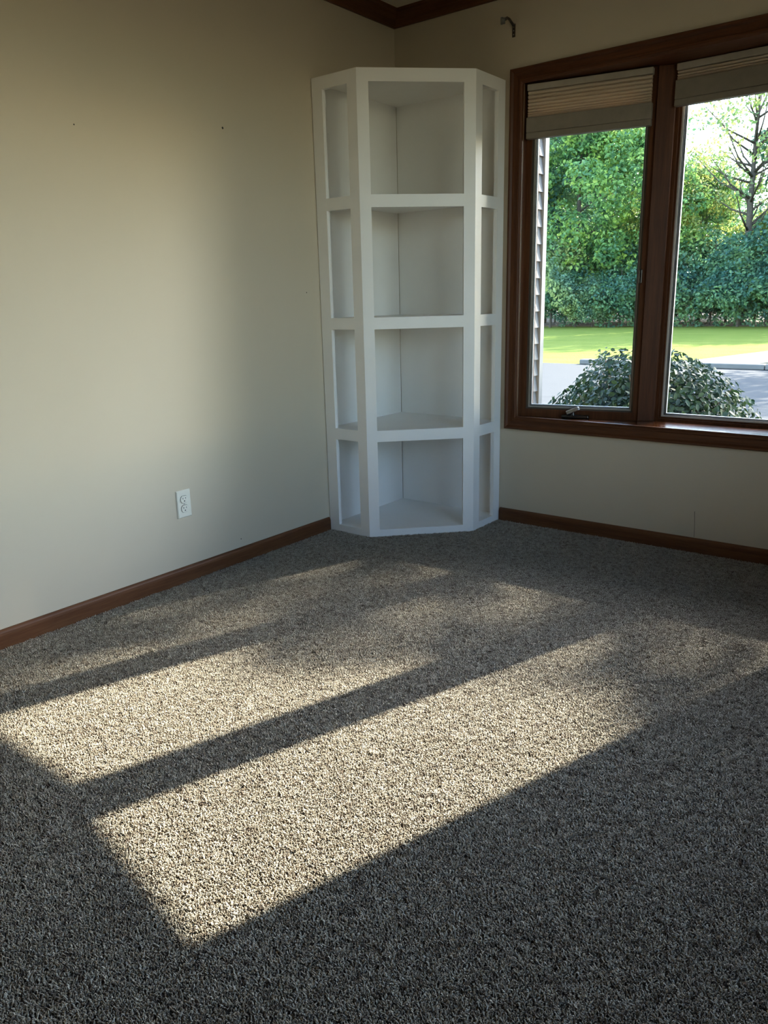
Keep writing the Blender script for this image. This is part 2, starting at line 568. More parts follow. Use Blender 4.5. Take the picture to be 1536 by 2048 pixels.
def casement(flip, crank_u):
    L = Loc(A, TH, flip)
    s = L.frame(MB(), 0.0005, L1 - 0.007, WZ0, WZ1, 0.024, 0.0, 0.055, 0.036, 0.03).build('sash_frame', MT['trim_z'], win)
    L.frame(MB(), 0.0245, L1 - 0.031, WZ0 + 0.036, WZ1 - 0.03, 0.009, 0.010, 0.075, 0.006).build('inner_sash', MT['sashdark'], s)
    L.frame(MB(), 0.0335, L1 - 0.040, WZ0 + 0.0385, WZ1 - 0.039, 0.0055, 0.016, 0.040, 0.010, 0.006).build('glazing_strip', MT['gasket'], s)
    L.frame(MB(), 0.039, L1 - 0.0455, WZ0 + 0.0485, WZ1 - 0.045, 0.003, 0.020, 0.030).build('glazing_seal', MT['spacer'], s)
    L.frame(MB(), 0.042, L1 - 0.0485, WZ0 + 0.0515, WZ1 - 0.048, 0.004, 0.030, 0.040).build('pane_spacer', MT['alum'], s)
    L.box(MB(), 0.0385, L1 - 0.045, 0.026, 0.029, WZ0 + 0.048, WZ1 - 0.045).build('pane', MT['glass'], s)
    # latch on the hinge-side stile
    # crank operator on the bottom rail
    cu = crank_u
    op = L.box(MB(), cu - 0.055, cu + 0.075, -0.022, 0.002, WZ0 + 0.001, WZ0 + 0.016).build('crank_operator', MT['crank'], win, bevel=0.004)
    base = L.p(cu, -0.016)
    hub = MB().tube([(base[0], base[1], WZ0 + 0.014), (base[0], base[1], WZ0 + 0.030)], [0.010, 0.008], 12)
    hub.build('crank_hub', MT['crank'], op, bevel=0.001)
    # folded handle: a chunky tilted block
    mb = MB()
    L.box(mb, -0.032, 0.032, -0.013, 0.011, -0.010, 0.010)
    c = Vector((L.p(0, 0)[0], L.p(0, 0)[1], 0))
    R = Matrix.Rotation(math.radians(-24 if not flip else 24), 3, 'Y')
    P0 = Vector((base[0], base[1], WZ0 + 0.036))
    mb.v = [tuple(R @ (Vector(v) - c) + P0) for v in mb.v]
    mb.build('crank_handle', MT['handle'], op, bevel=0.004)
    # lock lever
    lk = L.box(MB(), L1 - 0.036, L1 - 0.024, -0.010, 0.0, 1.16, 1.22) if not flip else L.box(MB(), 0.03, 0.042, -0.010, 0.0, 1.16, 1.22)
    lk.build('sash_lock', MT['crank'], win, bevel=0.002)
    return s


casement(False, 0.262)
casement(True, 0.262)
# fixed centre lite
L = Loc(C2 + Vector((0, 0)), 0.0)
W2 = D2.x - C2.x
s = L.frame(MB(), 0.003, W2 - 0.003, WZ0, WZ1, 0.013, 0.0, 0.09, 0.012, 0.03).build('sash_frame', MT['trim_z'], win)
L.frame(MB(), 0.016, W2 - 0.016, WZ0 + 0.012, WZ1 - 0.03, 0.008, 0.010, 0.09, 0.007).build('inner_sash', MT['trim_z'], s)
L.frame(MB(), 0.024, W2 - 0.024, WZ0 + 0.019, WZ1 - 0.038, 0.008, 0.018, 0.05, 0.007).build('glazing_strip', MT['pale'], s)
L.frame(MB(), 0.032, W2 - 0.032, WZ0 + 0.026, WZ1 - 0.046, 0.003, 0.024, 0.05).build('glazing_seal', MT['spacer'], s)
L.frame(MB(), 0.035, W2 - 0.035, WZ0 + 0.029, WZ1 - 0.049, 0.006, 0.034, 0.046, 0.005).build('pane_spacer', MT['alum'], s)
L.box(MB(), 0.0315, W2 - 0.0315, 0.029, 0.032, WZ0 + 0.0255, WZ1 - 0.0455).build('pane', MT['glass'], s)


# added daylight source: unseen side window in the right wall, three lites
win2 = empty('added_window_2', (RX, RWY0, RWZ0)); tag(win2, kind='structure')
cw = 0.06
mb = MB()
mb.box(RX - 0.015, RX, RWY0 - cw, RWY0, RWZ0 - cw, RWZ1 + cw).box(RX - 0.015, RX, RWY1, RWY1 + cw, RWZ0 - cw, RWZ1 + cw)
mb.box(RX - 0.015, RX, RWY0, RWY1, RWZ0 - cw, RWZ0).box(RX - 0.015, RX, RWY0, RWY1, RWZ1, RWZ1 + cw)
mb.build('casing', MT['trim_z'], win2)
third = (RWY1 - RWY0) / 3
for k in range(3):
    a, b = RWY0 + k * third, RWY0 + (k + 1) * third
    mb = MB()
    mb.box(RX + 0.06, RX + 0.10, a, a + 0.035, RWZ0, RWZ1).box(RX + 0.06, RX + 0.10, b - 0.035, b, RWZ0, RWZ1)
    mb.box(RX + 0.06, RX + 0.10, a + 0.035, b - 0.035, RWZ0, RWZ0 + 0.04).box(RX + 0.06, RX + 0.10, a + 0.035, b - 0.035, RWZ1 - 0.04, RWZ1)
    sf = mb.build('sash_frame', MT['trim_z'], win2)
    MB().box(RX + 0.078, RX + 0.081, a + 0.034, b - 0.034, RWZ0 + 0.039, RWZ1 - 0.039).build('pane', MT['glass'], sf)

# ------------------------------------------------------------------ cellular shades
def shade(name, Lc, u0, u1, v, zt, zb, rail_h, npleat, label):
    r = empty(name, (*Lc.p((u0 + u1) / 2, v), zb))
    tag(r, label, 'window shade', 'pleated shades drawn up in the bow window')
    Lc.box(MB(), u0, u1, v - 0.017, v + 0.017, zt - 0.026, zt).build('head_rail', MT['headrail'], r, bevel=0.0025)
    z1, z0 = zt - 0.026, zb + rail_h
    # pleats: spacing shrinks downwards where the fabric is stacked
    wts = [1.35 - 0.9 * (i / max(1, npleat - 1)) ** 1.5 for i in range(npleat)]
    tot = sum(wts)
    zs = [z1]
    for w in wts: zs.append(zs[-1] - (z1 - z0) * w / tot)
    front, back = [], []
    for i in range(npleat):
        a, b = zs[i], zs[i + 1]
        for t, off in ((0.0, 0.003), (0.18, 0.012), (0.5, 0.0165), (0.82, 0.012)):
            front.append((-off, a + (b - a) * t))
    front.append((-0.003, zs[-1]))
    prof = front + [(-p[0], p[1]) for p in front[::-1]]
    rings = []
    for u in (u0 + 0.004, u1 - 0.004):
        rings.append([(*Lc.p(u, v + d), z) for d, z in prof])
    MB().loft(rings).build('pleated_fabric', MT['pleat'], r)
    br = Lc.box(MB(), u0 - 0.002, u1 + 0.002, v - 0.0155, v + 0.0155, zb + 0.026, zb + rail_h).build('bottom_rail', MT['rail'], r, bevel=0.002)
    Lc.box(MB(), u0 - 0.002, u1 + 0.002, v - 0.0165, v + 0.0165, zb, zb + 0.0255).build('rail_cap', MT['rail'], br, bevel=0.003)
    return r


LA, LBf = Loc(A, TH), Loc(A, TH, True)
shade('pleated_shade', LA, 0.008, L1 - 0.024, -0.021, 2.018, 1.797, 0.088, 9, 'tan pleated shade with nine visible folds in the window beside the white corner bookcase')
shade('pleated_shade', L, 0.006, W2 - 0.006, -0.021, 2.032 - 0.010, 1.862, 0.098, 4, 'tan pleated shade stacked tighter and drawn higher, right of the window post')
shade('pleated_shade', LBf, 0.008, L1 - 0.024, -0.021, 2.018, 1.868, 0.092, 4, 'tan pleated shade of the farthest lite, past the right edge of the picture')

# ------------------------------------------------------------------ white corner bookcase
bc = empty('corner_bookcase', (0.3, -0.3, 0))
tag(bc, 'tall white painted corner bookcase with three open angled faces and four tiers', 'bookcase')
BH = 2.053
ROWS = [(0.040, 0.471), (0.524, 0.988), (1.040, 1.507), (1.559, 2.001)]
RAILS = [(0.0, 0.040), (0.471, 0.524), (0.988, 1.040), (1.507, 1.559), (2.001, BH)]
e = 0.620
T = 0.019
V1 = Vector((0.257, -e)); V2 = Vector((e, -0.257))
dd = (V2 - V1).normalized(); nn = Vector((-dd.y, dd.x))      # nn points into the case
WF = (V2 - V1).length
I1 = Vector((0.2491, -e + T)); I2 = Vector((e - T, -0.2491))
sw = lambda p: (-p[1], -p[0])
lo_stile = [(0.004, -e), (0.064, -e), (0.064, -e + T), (0.004, -e + T)]
li_stile = [(0.2035, -e), tuple(V1), tuple(I1), (0.2035, -e + T)]
c_stile = [tuple(V1), tuple(V1 + dd * 0.05), tuple(V1 + dd * 0.05 + nn * T), tuple(I1)]
l_rail = [(0.064, -e), (0.2035, -e), (0.2035, -e + T), (0.064, -e + T)]
c_rail = [tuple(V1 + dd * 0.05), tuple(V1 + dd * (WF - 0.052)), tuple(V1 + dd * (WF - 0.052) + nn * T), tuple(V1 + dd * 0.05 + nn * T)]
c_stile_r = [tuple(V2), tuple(V1 + dd * (WF - 0.052)), tuple(V1 + dd * (WF - 0.052) + nn * T), tuple(I2)]
for P in (lo_stile, li_stile, c_stile, c_stile_r, [sw(p) for p in li_stile], [sw(p) for p in lo_stile]):
    MB().prism(P, 0.0, BH).build('stile', MT['white'], bc)
for P in (l_rail, c_rail, [sw(p) for p in l_rail]):
    for z0, z1 in RAILS:
        MB().prism(P, z0, z1).build('rail', MT['white'], bc)
inside = [(0.012, -0.012), (0.012, -e + T), tuple(I1), tuple(I2), (e - T, -0.012)]
for z in (0.524, 1.040, 1.559):
    MB().prism(inside, z - 0.019, z - 0.001).build('shelf', MT['white'], bc)
MB().prism(inside, 0.018, 0.037).build('bottom_panel', MT['white'], bc)
MB().prism(inside, 2.033, BH - 0.001).build('top_panel', MT['white'], bc)
MB().box(0.004, 0.012, -e + T, -0.0135, 0.0, BH - 0.001).build('back_panel', MT['white'], bc)
MB().box(0.0135, e - T, -0.012, -0.004, 0.0, BH - 0.001).build('back_panel', MT['white'], bc)

# ------------------------------------------------------------------ wall outlet
oy, oz = -1.5016, 0.3346
wo_ = empty('wall_outlet', (0, oy, oz))
tag(wo_, 'ivory duplex electrical outlet low on the plain beige wall', 'outlet')
rings = []
for d, i in ((0.0, 0.0), (0.0025, 0.0), (0.0058, 0.0035), (0.006, 0.005)):
    rings.append([(d, oy - 0.035 + i, oz - 0.057 + i), (d, oy + 0.035 - i, oz - 0.057 + i), (d, oy + 0.035 - i, oz + 0.057 - i), (d, oy - 0.035 + i, oz + 0.057 - i)])
MB().loft(rings).build('cover_plate', MT['plate'], wo_)
for s in (1, -1):
    cz = oz + s * 0.0195
    pts = []
    for k in range(32):
        a = 2 * math.pi * k / 32
        yy, zz = 0.0172 * math.cos(a), 0.0172 * math.sin(a)
        zz = max(-0.0142, min(0.0142, zz))
        pts.append((yy, zz))
    MB().loft([[(0.0058, oy + y * 1.07, cz + z * 1.07) for y, z in pts], [(0.0063, oy + y * 1.07, cz + z * 1.07) for y, z in pts]]).build('receptacle_gap', MT['dark'], wo_)
    rc = MB().loft([[(0.0062, oy + y, cz + z) for y, z in pts], [(0.0082, oy + y, cz + z) for y, z in pts], [(0.0088, oy + y * 0.95, cz + z * 0.95) for y, z in pts]]).build('receptacle', MT['plate'], wo_)
    MB().box(0.0085, 0.0091, oy - 0.0078, oy - 0.0054, cz + 0.0005, cz + 0.0085).build('slot', MT['dark'], rc)
    MB().box(0.0085, 0.0091, oy + 0.0054, oy + 0.0076, cz + 0.0015, cz + 0.0080).build('slot', MT['dark'], rc)
    disc('ground_hole', (0.0085, oy, cz - 0.0068), 0.0028, 'x', MT['dark'], rc)
disc('screw', (0.006, oy, oz), 0.0035, 'x', MT['screw'], wo_, 0.0012)

# ------------------------------------------------------------------ curtain rod bracket
bx = 0.6555
br = empty('curtain_rod_bracket', (bx, 0, 2.223))
tag(br, 'small dark metal curtain rod bracket screwed to the wall above the window corner', 'bracket')
MB().box(bx - 0.0075, bx + 0.0075, -0.0025, 0.0, 2.218, 2.270).build('wall_plate', MT['bronze'], br, bevel=0.0008)
for z in (2.228, 2.243, 2.258):
    disc('screw', (bx, -0.0025, z), 0.0028, 'y', MT['screw'], br, 0.0012)
arm = [(bx, -0.003, 2.262), (bx - 0.002, -0.016, 2.270), (bx - 0.005, -0.034, 2.282), (bx - 0.009, -0.048, 2.285), (bx - 0.013, -0.056, 2.277)]
MB().tube(arm, [0.006, 0.0055, 0.005, 0.0055, 0.006], 8).build('arm', MT['bronze'], br, smooth=True)
cc = Vector((bx - 0.018, -0.062, 2.272))
MB().tube([cc + Vector((0.006, 0.004, 0)), cc + Vector((-0.001, 0, 0)), cc + Vector((-0.003, -0.002, 0)), cc + Vector((-0.010, -0.006, 0)), cc + Vector((-0.011, -0.0065, 0))],
          [0.012, 0.0125, 0.0145, 0.0145, 0.012], 16).build('rod_cup', MT['cup'], br, smooth=True)

# ------------------------------------------------------------------ carpet pile
random.seed(5)
rng = np.random.default_rng(7)


def tuft_mesh(i):
    r = random.Random(100 + i)
    vs, fs = [], []
    nb = 6
    for k in range(nb):
        a = 2 * math.pi * (k + r.uniform(-0.35, 0.35)) / nb
        rad = r.uniform(0.0005, 0.0028)
        h = r.uniform(0.0085, 0.0125)
        lean = r.uniform(0.0015, 0.0065)
        la = a + r.uniform(-0.9, 0.9)
        w = r.uniform(0.0011, 0.0017)
        bx_, by_ = rad * math.cos(a), rad * math.sin(a)
        b0 = len(vs)
        for t in (0.0, 0.5, 0.88, 1.0):
            lx = bx_ + lean * t * t * math.cos(la)
            ly = by_ + lean * t * t * math.sin(la)
            z = h * (t - 0.22 * t * t)
            ww = w * (1.0 if t < 0.9 else 0.35)
            tw = la + 2.2 * t
            for j in range(3):
                g = tw + j * 2.0944
                vs.append((lx + ww * math.cos(g), ly + ww * math.sin(g), z))
        for q in range(3):
            for j in range(3):
                j2 = (j + 1) % 3
                fs.append((b0 + q * 3 + j, b0 + q * 3 + j2, b0 + (q + 1) * 3 + j2, b0 + (q + 1) * 3 + j))
        fs.append((b0 + 9, b0 + 10, b0 + 11))
    me = bpy.data.meshes.new('tuft')
    me.from_pydata(vs, [], fs)
    for p in me.polygons: p.use_smooth = True
    me.materials.append(MT['yarn'])
    return bpy.data.objects.new('tuft_%d' % i, me)


tufts = [tuft_mesh(i) for i in range(4)]
SP = 0.0070
gx = np.arange(0.016, RX - 0.014, SP)
gy = np.arange(RY + 0.014, -0.014, SP)
X, Y = np.meshgrid(gx, gy)
X[1::2] += SP * 0.5
X = X.ravel() + rng.uniform(-0.42, 0.42, X.size) * SP
Y = Y.ravel() + rng.uniform(-0.42, 0.42, Y.size) * SP
# leave the bookcase footprint free
keep = ~((X < e - 0.002) & (Y > -e + 0.002) & (X - Y < (V1.x - V1.y) - 0.002))
X, Y = X[keep], Y[keep]
cp = raw_mesh('carpet', np.stack([X, Y, np.zeros_like(X)], 1), np.zeros((0, 4), int), MT['yarn'])
carpet = bpy.data.objects.new('carpet', cp)
COL.objects.link(carpet)
tag(carpet, 'speckled beige and brown cut pile carpet covering the whole floor', 'carpet', kind='stuff')
ng = bpy.data.node_groups.new('carpet pile', 'GeometryNodeTree')
ng.interface.new_socket('Geometry', in_out='INPUT', socket_type='NodeSocketGeometry')
ng.interface.new_socket('Geometry', in_out='OUTPUT', socket_type='NodeSocketGeometry')
gi = ng.nodes.new('NodeGroupInput'); go = ng.nodes.new('NodeGroupOutput')
iop = ng.nodes.new('GeometryNodeInstanceOnPoints')
jg = ng.nodes.new('GeometryNodeJoinGeometry')
for t in tufts:
    oi = ng.nodes.new('GeometryNodeObjectInfo')
    oi.inputs['Object'].default_value = t
    oi.inputs['As Instance'].default_value = True
    ng.links.new(oi.outputs['Geometry'], jg.inputs[0])
iop.inputs['Pick Instance'].default_value = True


def rnd(dtype, lo, hi, seed):
    n = ng.nodes.new('FunctionNodeRandomValue')
    n.data_type = dtype
    idx = {'FLOAT': 2, 'INT': 4, 'FLOAT_VECTOR': 0}[dtype]
    n.inputs[idx].default_value = lo
    n.inputs[idx + 1].default_value = hi
    n.inputs['Seed'].default_value = seed
    return n.outputs[{'FLOAT': 1, 'INT': 2, 'FLOAT_VECTOR': 0}[dtype]]


ng.links.new(gi.outputs[0], iop.inputs['Points'])
ng.links.new(jg.outputs[0], iop.inputs['Instance'])
ng.links.new(rnd('INT', 0, 3, 1), iop.inputs['Instance Index'])
ng.links.new(rnd('FLOAT_VECTOR', (-0.30, -0.30, 0), (0.30, 0.30, 6.2832), 2), iop.inputs['Rotation'])
ng.links.new(rnd('FLOAT', 0.72, 1.12, 3), iop.inputs['Scale'])
ng.links.new(iop.outputs[0], go.inputs[0])
md = carpet.modifiers.new('pile', 'NODES')
md.node_group = ng

# ------------------------------------------------------------------ outside: house shell, ground
GZ = -0.30
XW, YE = 0.175, 1.30
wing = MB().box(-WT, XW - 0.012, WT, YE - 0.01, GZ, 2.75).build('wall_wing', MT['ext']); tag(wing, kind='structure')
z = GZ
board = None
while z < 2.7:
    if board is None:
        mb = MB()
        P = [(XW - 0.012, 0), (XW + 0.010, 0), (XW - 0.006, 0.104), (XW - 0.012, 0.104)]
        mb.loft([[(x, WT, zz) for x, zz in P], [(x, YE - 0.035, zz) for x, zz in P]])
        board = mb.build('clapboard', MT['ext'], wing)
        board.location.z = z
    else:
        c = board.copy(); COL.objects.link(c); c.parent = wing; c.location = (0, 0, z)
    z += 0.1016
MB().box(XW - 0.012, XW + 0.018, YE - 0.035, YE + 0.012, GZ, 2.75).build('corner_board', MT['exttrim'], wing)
o = MB().box(-1.5, RX + 1.5, WT + 0.003, 0.50, 2.56, 2.60).box(-1.5, RX + 1.5, 0.50, 0.53, 2.52, 2.75).build('trim_eave', MT['soffit']); tag(o, kind='structure')

driveway = MB().box(-60, 40, 3.1, 12.25, GZ - 0.3, GZ).build('driveway', MT['asphalt']); tag(driveway, kind='structure')
bed = MB().box(XW, 40, WT, 3.1, GZ - 0.3, GZ + 0.02).box(-60, XW, YE + 0.02, 3.1, GZ - 0.3, GZ + 0.02).build('planting_bed', MT['mulch']); tag(bed, kind='structure')
# lawn: gently rolling
nx, ny = 90, 60
lx = np.linspace(-70, 50, nx); ly = np.linspace(12.25, 90, ny)
LX, LY = np.meshgrid(lx, ly)
LZ = GZ - 0.005 + 0.04 * np.sin(LX * 0.21) * np.sin(LY * 0.13) * np.clip((LY - 13) / 6, 0, 1)
vv = np.stack([LX.ravel(), LY.ravel(), LZ.ravel()], 1)
I = np.arange(nx * ny).reshape(ny, nx)
ff = np.stack([I[:-1, :-1].ravel(), I[:-1, 1:].ravel(), I[1:, 1:].ravel(), I[1:, :-1].ravel()], 1)
lawn = big_mesh('lawn', vv, ff, MT['grass'], smooth=True); tag(lawn, 'bright green mown lawn between the driveway and the tree line', 'lawn', kind='structure')
MB().box(-70, 50, 30.6, 90, GZ - 0.1, GZ + 0.06).build('forest_floor', MT['mulch']); tag(bpy.data.objects['forest_floor'], kind='structure')
# kerb in cast lengths
kerb = empty('kerb', (-4.3, 12.3, GZ)); tag(kerb, kind='structure')
kx = -4.35
km = None
for i in range(16):
    if km is None:
        km = MB().box(-4.35, -2.56, 12.18, 12.42, GZ, GZ + 0.10).build('kerb_stone', MT['concrete'], kerb, bevel=0.02)
        base_x = km.location.x
    else:
        c = km.copy(); COL.objects.link(c); c.parent = kerb; c.location.x = base_x + i * 1.80
path = MB().prism([(-2.6, 12.43), (-1.2, 12.43), (-0.4, 15.6), (2.5, 18.6), (14, 21), (14, 22.3), (2.0, 19.9), (-1.6, 16.6)], GZ - 0.1, GZ + 0.05).build('footpath', MT['concrete'])
tag(path, kind='structure')


# ------------------------------------------------------------------ foliage
def leaf_quads(P, N, size, rng, aspect=0.6, fold=0.18):
    """folded leaf (two quads... as 2 tris each side) at points P"""
    n = len(P)
    d = rng.normal(size=(n, 3)); d /= np.linalg.norm(d, axis=1, keepdims=True)
    nrm = N * 0.8 + rng.normal(size=(n, 3)) * 0.55
    nrm /= np.linalg.norm(nrm, axis=1, keepdims=True)
    t = d - (d * nrm).sum(1, keepdims=True) * nrm
    t /= np.linalg.norm(t, axis=1, keepdims=True)
    b = np.cross(nrm, t)
    s = size * rng.uniform(0.65, 1.25, (n, 1))
    v = np.empty((n, 4, 3))
    v[:, 0] = P - t * s * 0.5
    v[:, 1] = P + b * s * aspect * 0.5 + nrm * s * fold
    v[:, 2] = P + t * s * 0.5
    v[:, 3] = P - b * s * aspect * 0.5 + nrm * s * fold
    k = np.arange(n)[:, None] * 4
    f = np.concatenate([k + np.array([[0, 1, 2]]), k + np.array([[0, 2, 3]])], 0)
    return v.reshape(-1, 3), f


def crown_points(rng, centers, radii, per):
    P, N = [], []
    for c, r in zip(centers, radii):
        d = rng.normal(size=(per, 3)); d /= np.linalg.norm(d, axis=1, keepdims=True)
        rr = r * rng.uniform(0.45, 1.0, (per, 1)) ** 0.6
        p = np.asarray(c) + d * rr * np.array([1, 1, 0.72])
        P.append(p); N.append(d * 0.7 + np.array([0, 0, 0.5]))
    return np.concatenate(P), np.concatenate(N)


def crown_mesh(name, seed, h, rx, z0, nclump, per, leaf, mat, rclump=(0.7, 1.4)):
    rg = np.random.default_rng(seed)
    cs_, rs = [], []
    while len(cs_) < nclump:
        q = rg.uniform(-1, 1, 3)
        r = np.linalg.norm(q)
        if r > 1 or r < 0.35: continue
        zz = z0 + (h - z0) * (q[2] * 0.5 + 0.5)
        taper = 1.0 - 0.45 * max(0, q[2])
        cs_.append((q[0] * rx * taper, q[1] * rx * taper, zz)); rs.append(rg.uniform(*rclump))
    P, N = crown_points(rg, cs_, rs, per)
    v, f = leaf_quads(P, N, leaf, rg)
    return raw_mesh(name, v, f, mat), cs_


def trunk_mb(h, r, limbs, rg):
    mb = MB()
    mb.tube([(0, 0, -0.3), (0.02, 0, 0.1), (0.05, 0.02, h * 0.35), (0.0, 0.05, h * 0.7), (0.05, 0.0, h)], [r * 1.5, r * 1.1, r * 0.85, r * 0.5, r * 0.12], 8)
    for c in limbs:
        zb = max(h * 0.25, c[2] - rg.uniform(0.8, 2.2))
        zb = min(zb, h * 0.9)
        mid = (c[0] * 0.5, c[1] * 0.5, zb + (c[2] - zb) * 0.35)
        mb.tube([(0.02, 0.02, zb), mid, c], [r * 0.32, r * 0.2, r * 0.05], 5)
    return mb


def tree_kind(seed, h, rx, z0, nclump, per, leaf, mat, rclump=(0.7, 1.4), trunk_r=0.16, nl=10):
    rg = np.random.default_rng(seed + 50)
    me, cs_ = crown_mesh('crown', seed, h, rx, z0, nclump, per, leaf, mat, rclump)
    t = trunk_mb(h * 0.95, trunk_r, [tuple(c) for c in cs_[:nl]], rg).build('trunk', MT['bark'], None, smooth=True)
    tm = t.data
    bpy.data.objects.remove(t)
    return me, tm


def put_tree(kind, loc, rz, sc, label, name='tree', group='trees along the far edge of the lawn', cat='tree'):
    t = empty(name, loc)
    t.rotation_euler = (0, 0, rz); t.scale = sc if isinstance(sc, tuple) else (sc, sc, sc)
    tag(t, label, cat, group)
    for nm, me in (('crown', kind[0]), ('trunk', kind[1])):
        o = bpy.data.objects.new(nm, me); COL.objects.link(o); o.parent = t
        if nm == 'crown': tag(o, kind='stuff')
    return t


KA = tree_kind(1, 11.0, 3.4, 1.6, 70, 190, 0.23, MT['leaf_a'])
KB = tree_kind(2, 12.0, 3.6, 1.2, 75, 190, 0.22, MT['leaf_b'])
KC = tree_kind(3, 9.5, 3.0, 1.8, 55, 170, 0.20, MT['leaf_c'], (0.6, 1.1))
KD = tree_kind(4, 3.2, 1.9, 0.1, 36, 170, 0.15, MT['leaf_d'], (0.45, 0.8), 0.05, 6)
KE = tree_kind(5, 3.4, 2.2, 0.1, 40, 170, 0.16, MT['leaf_b'], (0.5, 0.9), 0.05, 6)
KS = tree_kind(6, 11.0, 3.2, 4.5, 46, 55, 0.20, MT['leaf_c'], (0.5, 1.0), 0.17, 40)


TR = [
    (KB, 0.6, 34.0, 0.80, 1.1, 'first deep green tree beyond the view on the right'),
    (KA, 4.2, 33.0, 0.72, 2.0, 'first bright green tree beyond the view on the right'),
    (KB, 8.0, 35.0, 0.80, 4.4, 'second deep green tree beyond the view on the right'),
    (KC, 11.8, 33.5, 0.75, 0.5, 'yellow-green tree beyond the view on the right'),
    (KA, 15.8, 34.5, 0.85, 5.6, 'second bright green tree beyond the view on the right'),
    (KB, -15.82, 33.5, 1.00, 0.3, 'deep green tree behind the siding edge at the left of the view'),
    (KA, -13.17, 31.5, 0.90, 1.4, 'bright green full tree at the left end of the window view'),
    (KB, -13.01, 35.0, 1.02, 2.2, 'tall deep green tree in the middle of the left window lite'),
    (KA, -10.32, 31.8, 0.86, 3.0, 'bright green tree just left of the window post'),
    (KC, -8.84, 32.0, 0.76, 4.1, 'yellow-green tree just right of the window post'),
    (KA, -8.21, 33.5, 0.62, 5.0, 'bright green rounded tree in the left part of the centre lite'),
    (KB, -8.21, 38.0, 0.54, 0.8, 'bluish deep green tree set back behind the bare-trunked tree'),
    (KC, -5.43, 34.0, 0.56, 1.9, 'yellow-green leafy tree at the right edge of the picture'),
    (KA, -3.80, 33.0, 0.8, 2.6, 'bright green tree just past the right edge of the window view'),
    (KB, -2.54, 33.0, 1.0, 3.6, 'deep green tree well past the right edge of the window view'),
    (KA, -17.69, 33.0, 1.0, 4.6, 'bright green tree hidden behind the house wing'),
]
for k, tx, Y, sc, rz, lb in TR:
    put_tree(k, (tx, Y, GZ), rz, sc, lb)
put_tree(KS, (-5.85, 31.0, GZ), 0.7, (0.9, 0.9, 0.95), 'sparse tree with bare dark trunk and thin branches against the sky')
for tx, Y, k, sc, rz, lb in [(-21.43, 43.0, KB, 1.0, 5.1, 'far deep green tree glimpsed behind the leftmost trees'),
                             (-19.47, 44.0, KA, 0.95, 0.9, 'far bright tree in the second row above the pale shrub'),
                             (-16.88, 43.0, KB, 1.0, 2.8, 'far deep green tree in the second row, middle of the left lite'),
                             (-15.24, 44.0, KB, 0.95, 1.7, 'far deep green tree in the second row left of the window post'),
                             (-13.46, 45.0, KB, 0.72, 4.0, 'far deep green tree in the second row behind the window post'),
                             (-11.13, 44.0, KB, 0.66, 3.1, 'far deep green tree in the second row of the centre lite'),
                             (-9.18, 46.0, KB, 0.48, 0.1, 'far deep green tree in the second row behind the bare trunk'),
                             (-6.88, 45.0, KB, 0.5, 2.3, 'far deep green tree in the second row past the right edge')]:
    put_tree(k, (tx, Y, GZ), rz, sc, lb, group='second row of trees behind the lawn')
SH = [
    (KE, 0.2, 31.0, 1.0, 2.2, 'first dark shrub beyond the view on the right'),
    (KE, 3.6, 31.2, 1.05, 3.9, 'second dark shrub beyond the view on the right'),
    (KE, 7.2, 31.0, 1.0, 0.3, 'third dark shrub beyond the view on the right'),
    (KE, 10.8, 31.4, 1.1, 5.3, 'fourth dark shrub beyond the view on the right'),
    (KE, -15.28, 33.8, 0.9, 4.9, 'dark undergrowth shrub behind the pale grey-green shrub'),
    (KE, -12.65, 33.5, 0.95, 1.2, 'dark undergrowth shrub behind the low yellowish shrub'),
    (KE, -11.55, 34.5, 0.95, 0.4, 'dark undergrowth shrub in shade left of the window post'),
    (KE, -9.83, 34.0, 0.95, 2.4, 'dark undergrowth shrub in shade right of the window post'),
    (KE, -8.36, 34.0, 1.0, 3.5, 'dark undergrowth shrub in shade in the centre lite'),
    (KE, -7.30, 34.5, 1.0, 5.5, 'dark undergrowth shrub left of the bare dark trunk'),
    (KE, -5.97, 34.0, 1.0, 0.9, 'dark undergrowth shrub right of the bare dark trunk'),
    (KD, -13.47, 29.5, 1.10, 0.2, 'pale grey-green shrub beside the siding at the lawn edge'),
    (KE, -12.58, 30.2, 0.75, 1.0, 'dark low shrub left of the yellowish shrub at the lawn edge'),
    (KD, -11.59, 29.8, 0.62, 2.0, 'low pale yellowish shrub at the lawn edge in the left lite'),
    (KE, -10.62, 30.5, 0.95, 2.9, 'dark shrub at the lawn edge right of the yellowish shrub'),
    (KE, -9.70, 31.0, 0.90, 3.3, 'dark shrub at the lawn edge behind the window post'),
    (KE, -8.14, 30.8, 1.00, 3.9, 'dark shrub at the lawn edge in the left part of the centre lite'),
    (KE, -6.98, 31.0, 1.05, 4.4, 'dark shrub under the bluish tree at the lawn edge'),
    (KE, -5.74, 30.3, 0.95, 5.2, 'dark shrub at the foot of the bare-trunked tree'),
    (KE, -4.77, 30.5, 1.10, 5.9, 'dark shrub at the lawn edge by the right edge of the picture'),
    (KE, -3.71, 30.5, 1.00, 0.6, 'dark shrub at the lawn edge past the right edge of the view'),
]
for k, tx, Y, sc, rz, lb in SH:
    put_tree(k, (tx, Y, GZ), rz, sc, lb, 'shrub', 'shrubs along the far edge of the lawn', 'shrub')

# two street-side trees to the right of the view, whose leaves dapple the sun on the carpet and the drive
rg = np.random.default_rng(31)


